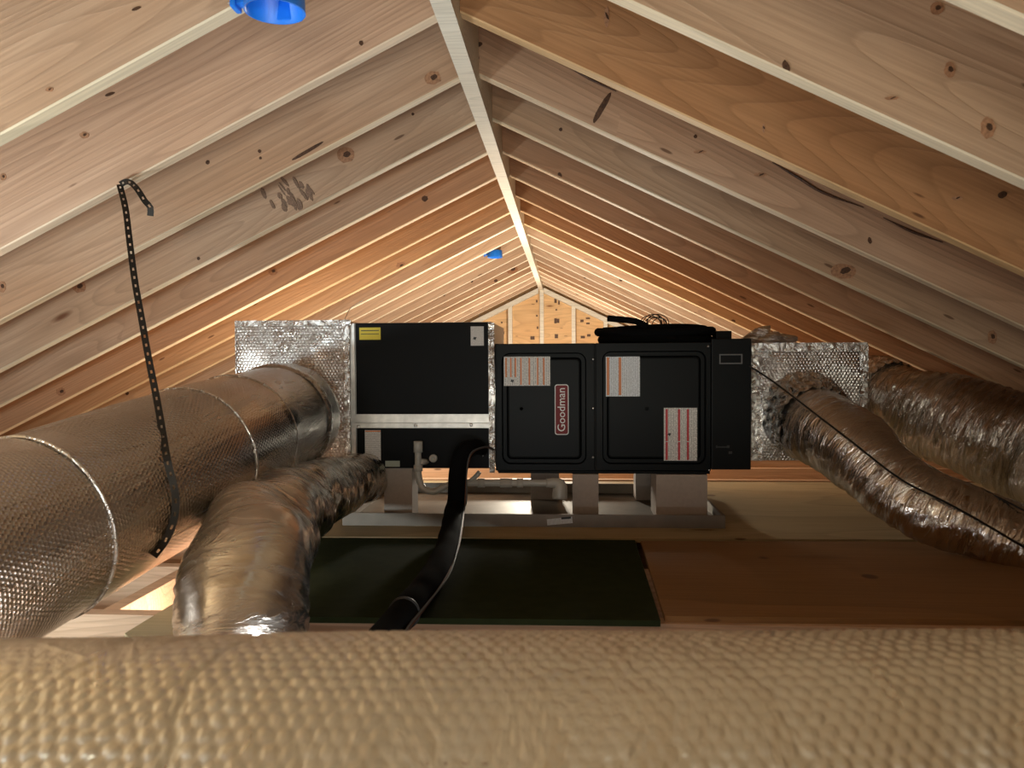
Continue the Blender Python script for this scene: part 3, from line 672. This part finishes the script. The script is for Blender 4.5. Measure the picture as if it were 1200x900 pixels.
# ------------------------------------------------------------------ condensate drain
YV = 2.655; dn = thing('drain_pipe', aty(560, 566, YV), 'white plastic condensate drain pipe running under the furnace', 'pipe')
tube('pipe', [aty(*q, YV) for q in ((490, 520), (490, 545), (491, 560), (496, 572), (508, 576), (522, 570), (536, 566), (560, 566), (655, 566))], .0115, PVC, dn, 16, .008)
for a, b in (((490, 517), (490, 530)), ((490, 545), (490, 552)), ((586, 566), (600, 566)), ((560, 566), (568, 566)), ((606, 566), (613, 566))): tube('coupling', [aty(*a, YV), aty(*b, YV)], .0155, PVC, dn, 16, .03)
tube('trap', [aty(*q, YV) for q in ((640, 566), (652, 566), (656, 570), (656, 584))], [.015, .018, .024, .026], PVC, dn, 18, .008)
tube('pipe_stub', [aty(562, 553, YV), aty(556, 560, YV), aty(548, 566, YV)], .008, PVC, dn, 12, .01)
tube('side_outlet', [aty(492, 541, YV), aty(500, 541, YC+.0)], .010, PVC, dn, 12, .02)
# ------------------------------------------------------------------ refrigerant lines
pts = [(566, 527, YC+.0), (556, 524, 2.64), (543, 531, 2.585), (537, 552, 2.56), (535, 585, 2.545), (532, 612, 2.50)]
P = [aty(*q) for q in pts]; zr_ = FZ+.033
for q in ((524, 640), (508, 674), (484, 706), (462, 732), (440, 760)): P.append(atz(q[0], q[1], zr_))
R = [.02, .026, .030, .030, .030, .031, .031, .031, .031, .030, .030]
P[5][2] = max(P[5][2], zr_+.03)
ls = thing('refrigerant_line', (P[6][0], P[6][1], FZ), 'thick black insulated hose curving down from the coil cabinet over the green board', 'hose')
f1 = wrinkle(91, .0012, (20, 60), (0, 3), 8, False)
tube('insulation', P, R, RUB, ls, 24, .012, f1)
o2 = [np.array([.036, -.006, .0])]*2+[np.array([.03, -.012, .0])]*3+[np.array([.033, -.005, -.0])]*6
P2_ = [p+o for p, o in zip(P, o2)]
tag(tube('copper_line', P2_, .0026, COPPER, None, 8, .012), 'thin bare copper line following the right edge of the black hose', 'pipe')
tag(tube('thin_cable', [p+np.array([.002+.004*math.sin(i*2.), -.010, .004]) for i, p in enumerate(P2_)], .0022, simple('grey_cable', (.09, .085, .08), .5), None, 8, .012), 'thin grey control cable along the black hose', 'cable')
for pi in (8,):
    c = (P[pi]+P[pi+1])/2; tt = (P[pi+1]-P[pi])/np.linalg.norm(P[pi+1]-P[pi]); tube('cable_tie', [c-tt*.003, c+tt*.003], .0335, simple('tie_grey', (.03, .03, .03), .5), ls, 24, .003)
# ------------------------------------------------------------------ things on top of the furnace
zt = rect(580, 403, 832, 555, YFU)[3]
a = aty(697, 395, YFU+.15); b = aty(842, 395, YFU+.15); cx = (a[0]+b[0])/2; rx = (b[0]-a[0])/2
hz = thing('coiled_hose', (cx, YFU+.2, zt), 'black coiled hose lying on top of the furnace', 'hose')
for i, (dz, sx_, sy_) in enumerate(((.016, .94, .13), (.018, .7, .085), (.043, 1.0, .13), (.044, .75, .09), (.060, .9, .11))):
    n = 26; P = []
    for j in range(n+1):
        t_ = 2*math.pi*j/n+i*.7; P.append((cx+rx*sx_*.93*math.cos(t_), YFU+.2+sy_*math.sin(t_), zt+dz*.9+.002+.004*math.sin(t_*2+i)))
    tube('loop', P, .016 if i < 4 else .009, RUB, hz, 10, .02)
tube('loose_end', [(cx-rx*.2, YFU+.06, zt+.058), aty(745, 376.5, YFU+.05), aty(712, 373, YFU+.04)], .011, RUB, hz, 12, .02)
wb = thing('wire_bundle', (cx, YFU+.2, zt+.068), 'tangle of thin black wires looped on top of the coiled hose', 'wire')
for i in range(7):
    c = aty(768+random.uniform(-7, 7), 378, YFU+.12+.02*i); w_ = random.uniform(.02, .045); h_ = random.uniform(.018, .034)
    P = [(c[0]+w_*math.cos(t_), c[1]+.02*math.sin(t_+i), c[2]-.004+h_*max(math.sin(t_), -.05)) for t_ in np.linspace(-.2, math.pi+.2, 12)]
    tube('wire_loop', P, .0016, CABLE, wb, 6, .008)
x0, x1, z0_, z1_ = rect(838, 387.5, 857.5, 397, YFU+.08); zc = rect(834, 397, 880, 550.5, YFU-.01)[3]
tag(box('small_box', x0+.004, x1, YFU+.08, YFU+.16, zc+.001, zc+.001+(z1_-z0_), BLACK, None, .002), 'small black box on top of the narrow cabinet beside the hose coil', 'box')
# crumpled foil scrap on the return plenum
zt2 = rect(881, 403, 1016, 540, YR)[3]; c = aty(903, 399, YR+.1); rr = np.random.RandomState(4)
V = []; UV = []
for i in range(15):
    for j in range(29):
        ph = math.pi*i/14; th = 2*math.pi*j/28; k_ = 1+.16*math.sin(5*th+3*ph)+rr.uniform(-.09, .09)*(j < 28 and 0 < i < 14)
        V.append((c[0]+.088*k_*math.sin(ph)*math.cos(th), c[1]+.07*k_*math.sin(ph)*math.sin(th), max(zt2+.001, zt2+.012+.036*k_*math.cos(ph)*(1-.35*math.cos(th))))); UV.append((th*.1, ph*.1))
Fc = [(i*29+j, i*29+29+j, i*29+30+j, i*29+j+1) for i in range(14) for j in range(28)]
tag(obj('foil_scrap', V, Fc, F_FLEX, None, True, UV), 'crumpled lump of foil on top of the right plenum', 'foil')
# ------------------------------------------------------------------ hanging strap
ws = .0066
def strap(P, holes_step, parent, name):
    """perforated hanger strap: flat band lofted along P with holes as real gaps"""
    C, _ = spline(P, [1]*len(P), .0075); T = np.gradient(C, axis=0); T /= np.linalg.norm(T, axis=1)[:, None]
    V = []; Fc = []
    for i, (c, t_) in enumerate(zip(C, T)):
        view = c/np.linalg.norm(c); s_ = np.cross(t_, view); s_ /= np.linalg.norm(s_)
        hole = (i % 3 == 1); hw = ws*.33
        for u in (-ws, -hw, hw, ws): V.append(c+s_*u)
    n = len(C)
    for i in range(n-1):
        for j in range(3):
            if j == 1 and i % 3 == 1: continue
            q = i*4+j; Fc.append((q, q+1, q+5, q+4))
    V = np.array(V); nv_ = len(V); off = np.array([0, .0012, 0]); V = np.vstack([V, V+off]); F2 = [tuple(k+nv_ for k in f[::-1]) for f in Fc]
    return obj(name, V, Fc+F2, STEELD, parent)
top = aty(142, 214, D0+.0); c0 = (Vector(C[0]) if False else None)
hb_root = thing('hanger_strap', top, 'perforated metal hanger strap dangling from a left rafter and wrapping the round duct', 'strap')
Pd = [dpt(338, 487, 61), dpt(218, 540, 86), dpt(36, 622, 113)]
Cb, _ = spline(P3 and [dpt(338, 487, 61), dpt(218, 540, 86), dpt(36, 622, 113)], [1]*3, .01)
ys = [(140, 216), (147, 245), (152, 285), (158, 330), (166, 375), (174, 420), (183, 465), (190, 505), (195, 535)]
yc = front_of(195, 540, Pd, [RB]*3, .006)
Ps = [np.array([*(aty(px, py, D0-.005+(yc[1]-D0+.005)*i/(len(ys)-1)))]) for i, (px, py) in enumerate(ys)]
for q in ((197, 545), (203, 568), (206, 590), (202, 615), (193, 635), (180, 652)):
    v = front_of(*q, Pd, [RB]*3, .007)
    if v is not None: Ps.append(v)
strap(Ps, 3, hb_root, 'strap_band')
strap([aty(*q) for q in ((141, 216, D0-.006), (147, 213, D0-.02), (153, 214, D0-.03), (161, 222, D0-.05), (170, 236, D0-.06), (176, 243, D0-.06), (176, 253, D0-.055))], 3, hb_root, 'bent_end')
# ------------------------------------------------------------------ round blue ceiling boxes
def rafter_depth(px, py):
    r = ray(px, py); s = 1 if False else -1
    # z = H - SL*(XR - x - .0222) on the left slope
    t = (H-SL*(XR-.0222))/(r.z-SL*r.x); return t*r.y
def bluebox(cx, cy, cz, label_, R=.052):
    o = thing('electrical_box', (cx, cy, cz), label_, 'electrical box', 'round blue boxes nailed to the left rafters')
    n = 32; V = []; Fc = []
    prof = [(R, 0), (R*.97, .045), (R*.9, .05), (0.001, .05)]
    inner = [(R, 0), (R*.93, .0), (R*.90, .044), (.001, .044)]
    for pr in (prof, inner):
        k0 = len(V)
        for r, z in pr: V += [(cx+r*math.cos(2*math.pi*j/n), cy+r*math.sin(2*math.pi*j/n), cz+z) for j in range(n)]
        for i in range(3):
            for j in range(n): Fc.append((k0+i*n+j, k0+i*n+(j+1) % n, k0+i*n+n+(j+1) % n, k0+i*n+n+j))
    obj('box_body', V, Fc, BLUE, o, True)
    obj('nail_bracket', *merge(boxg(cx-R-.022, cx-R+.004, cy+.0, cy+.02, cz+.016, cz+.030, .003), boxg(cx-R-.026, cx-R-.016, cy-.006, cy+.026, cz+.010, cz+.034, .003)), BLUE, o)
    box('side_tab', cx-.02, cx+.03, cy+R-.006, cy+R+.004, cz+.006, cz+.06, BLUE, o, .002)
    tube('nail', [(cx-R-.034, cy+.01, cz+.022), (cx-R-.012, cy+.01, cz+.022)], .003, SCREW, o, 8, .01)
    return o
d0_ = rafter_depth(322, 12); p = aty(322, 14, 1.36); bluebox(p[0], p[1], p[2], 'blue round electrical box with nail tab at the top edge, the nearer one')
dd = rafter_depth(580, 303); kk = round((dd-D0)/S16); p = aty(580, 302, D0+kk*S16-.06); bluebox(p[0], p[1], p[2]-.0, 'blue round electrical box on a distant left rafter near the gable')
print('BLUE', d0_, dd, kk, p, 'FZ', FZ)
# thin white cable hanging near the coil cabinet
tag(tube('thin_wire', [aty(401, 379, 3.0), aty(406, 370, 3.2), aty(411, 361, 3.4), aty(425, 352, 3.44)], .002, PVC, None, 6, .03), 'thin white wire rising behind the left plenum to a rafter', 'wire')
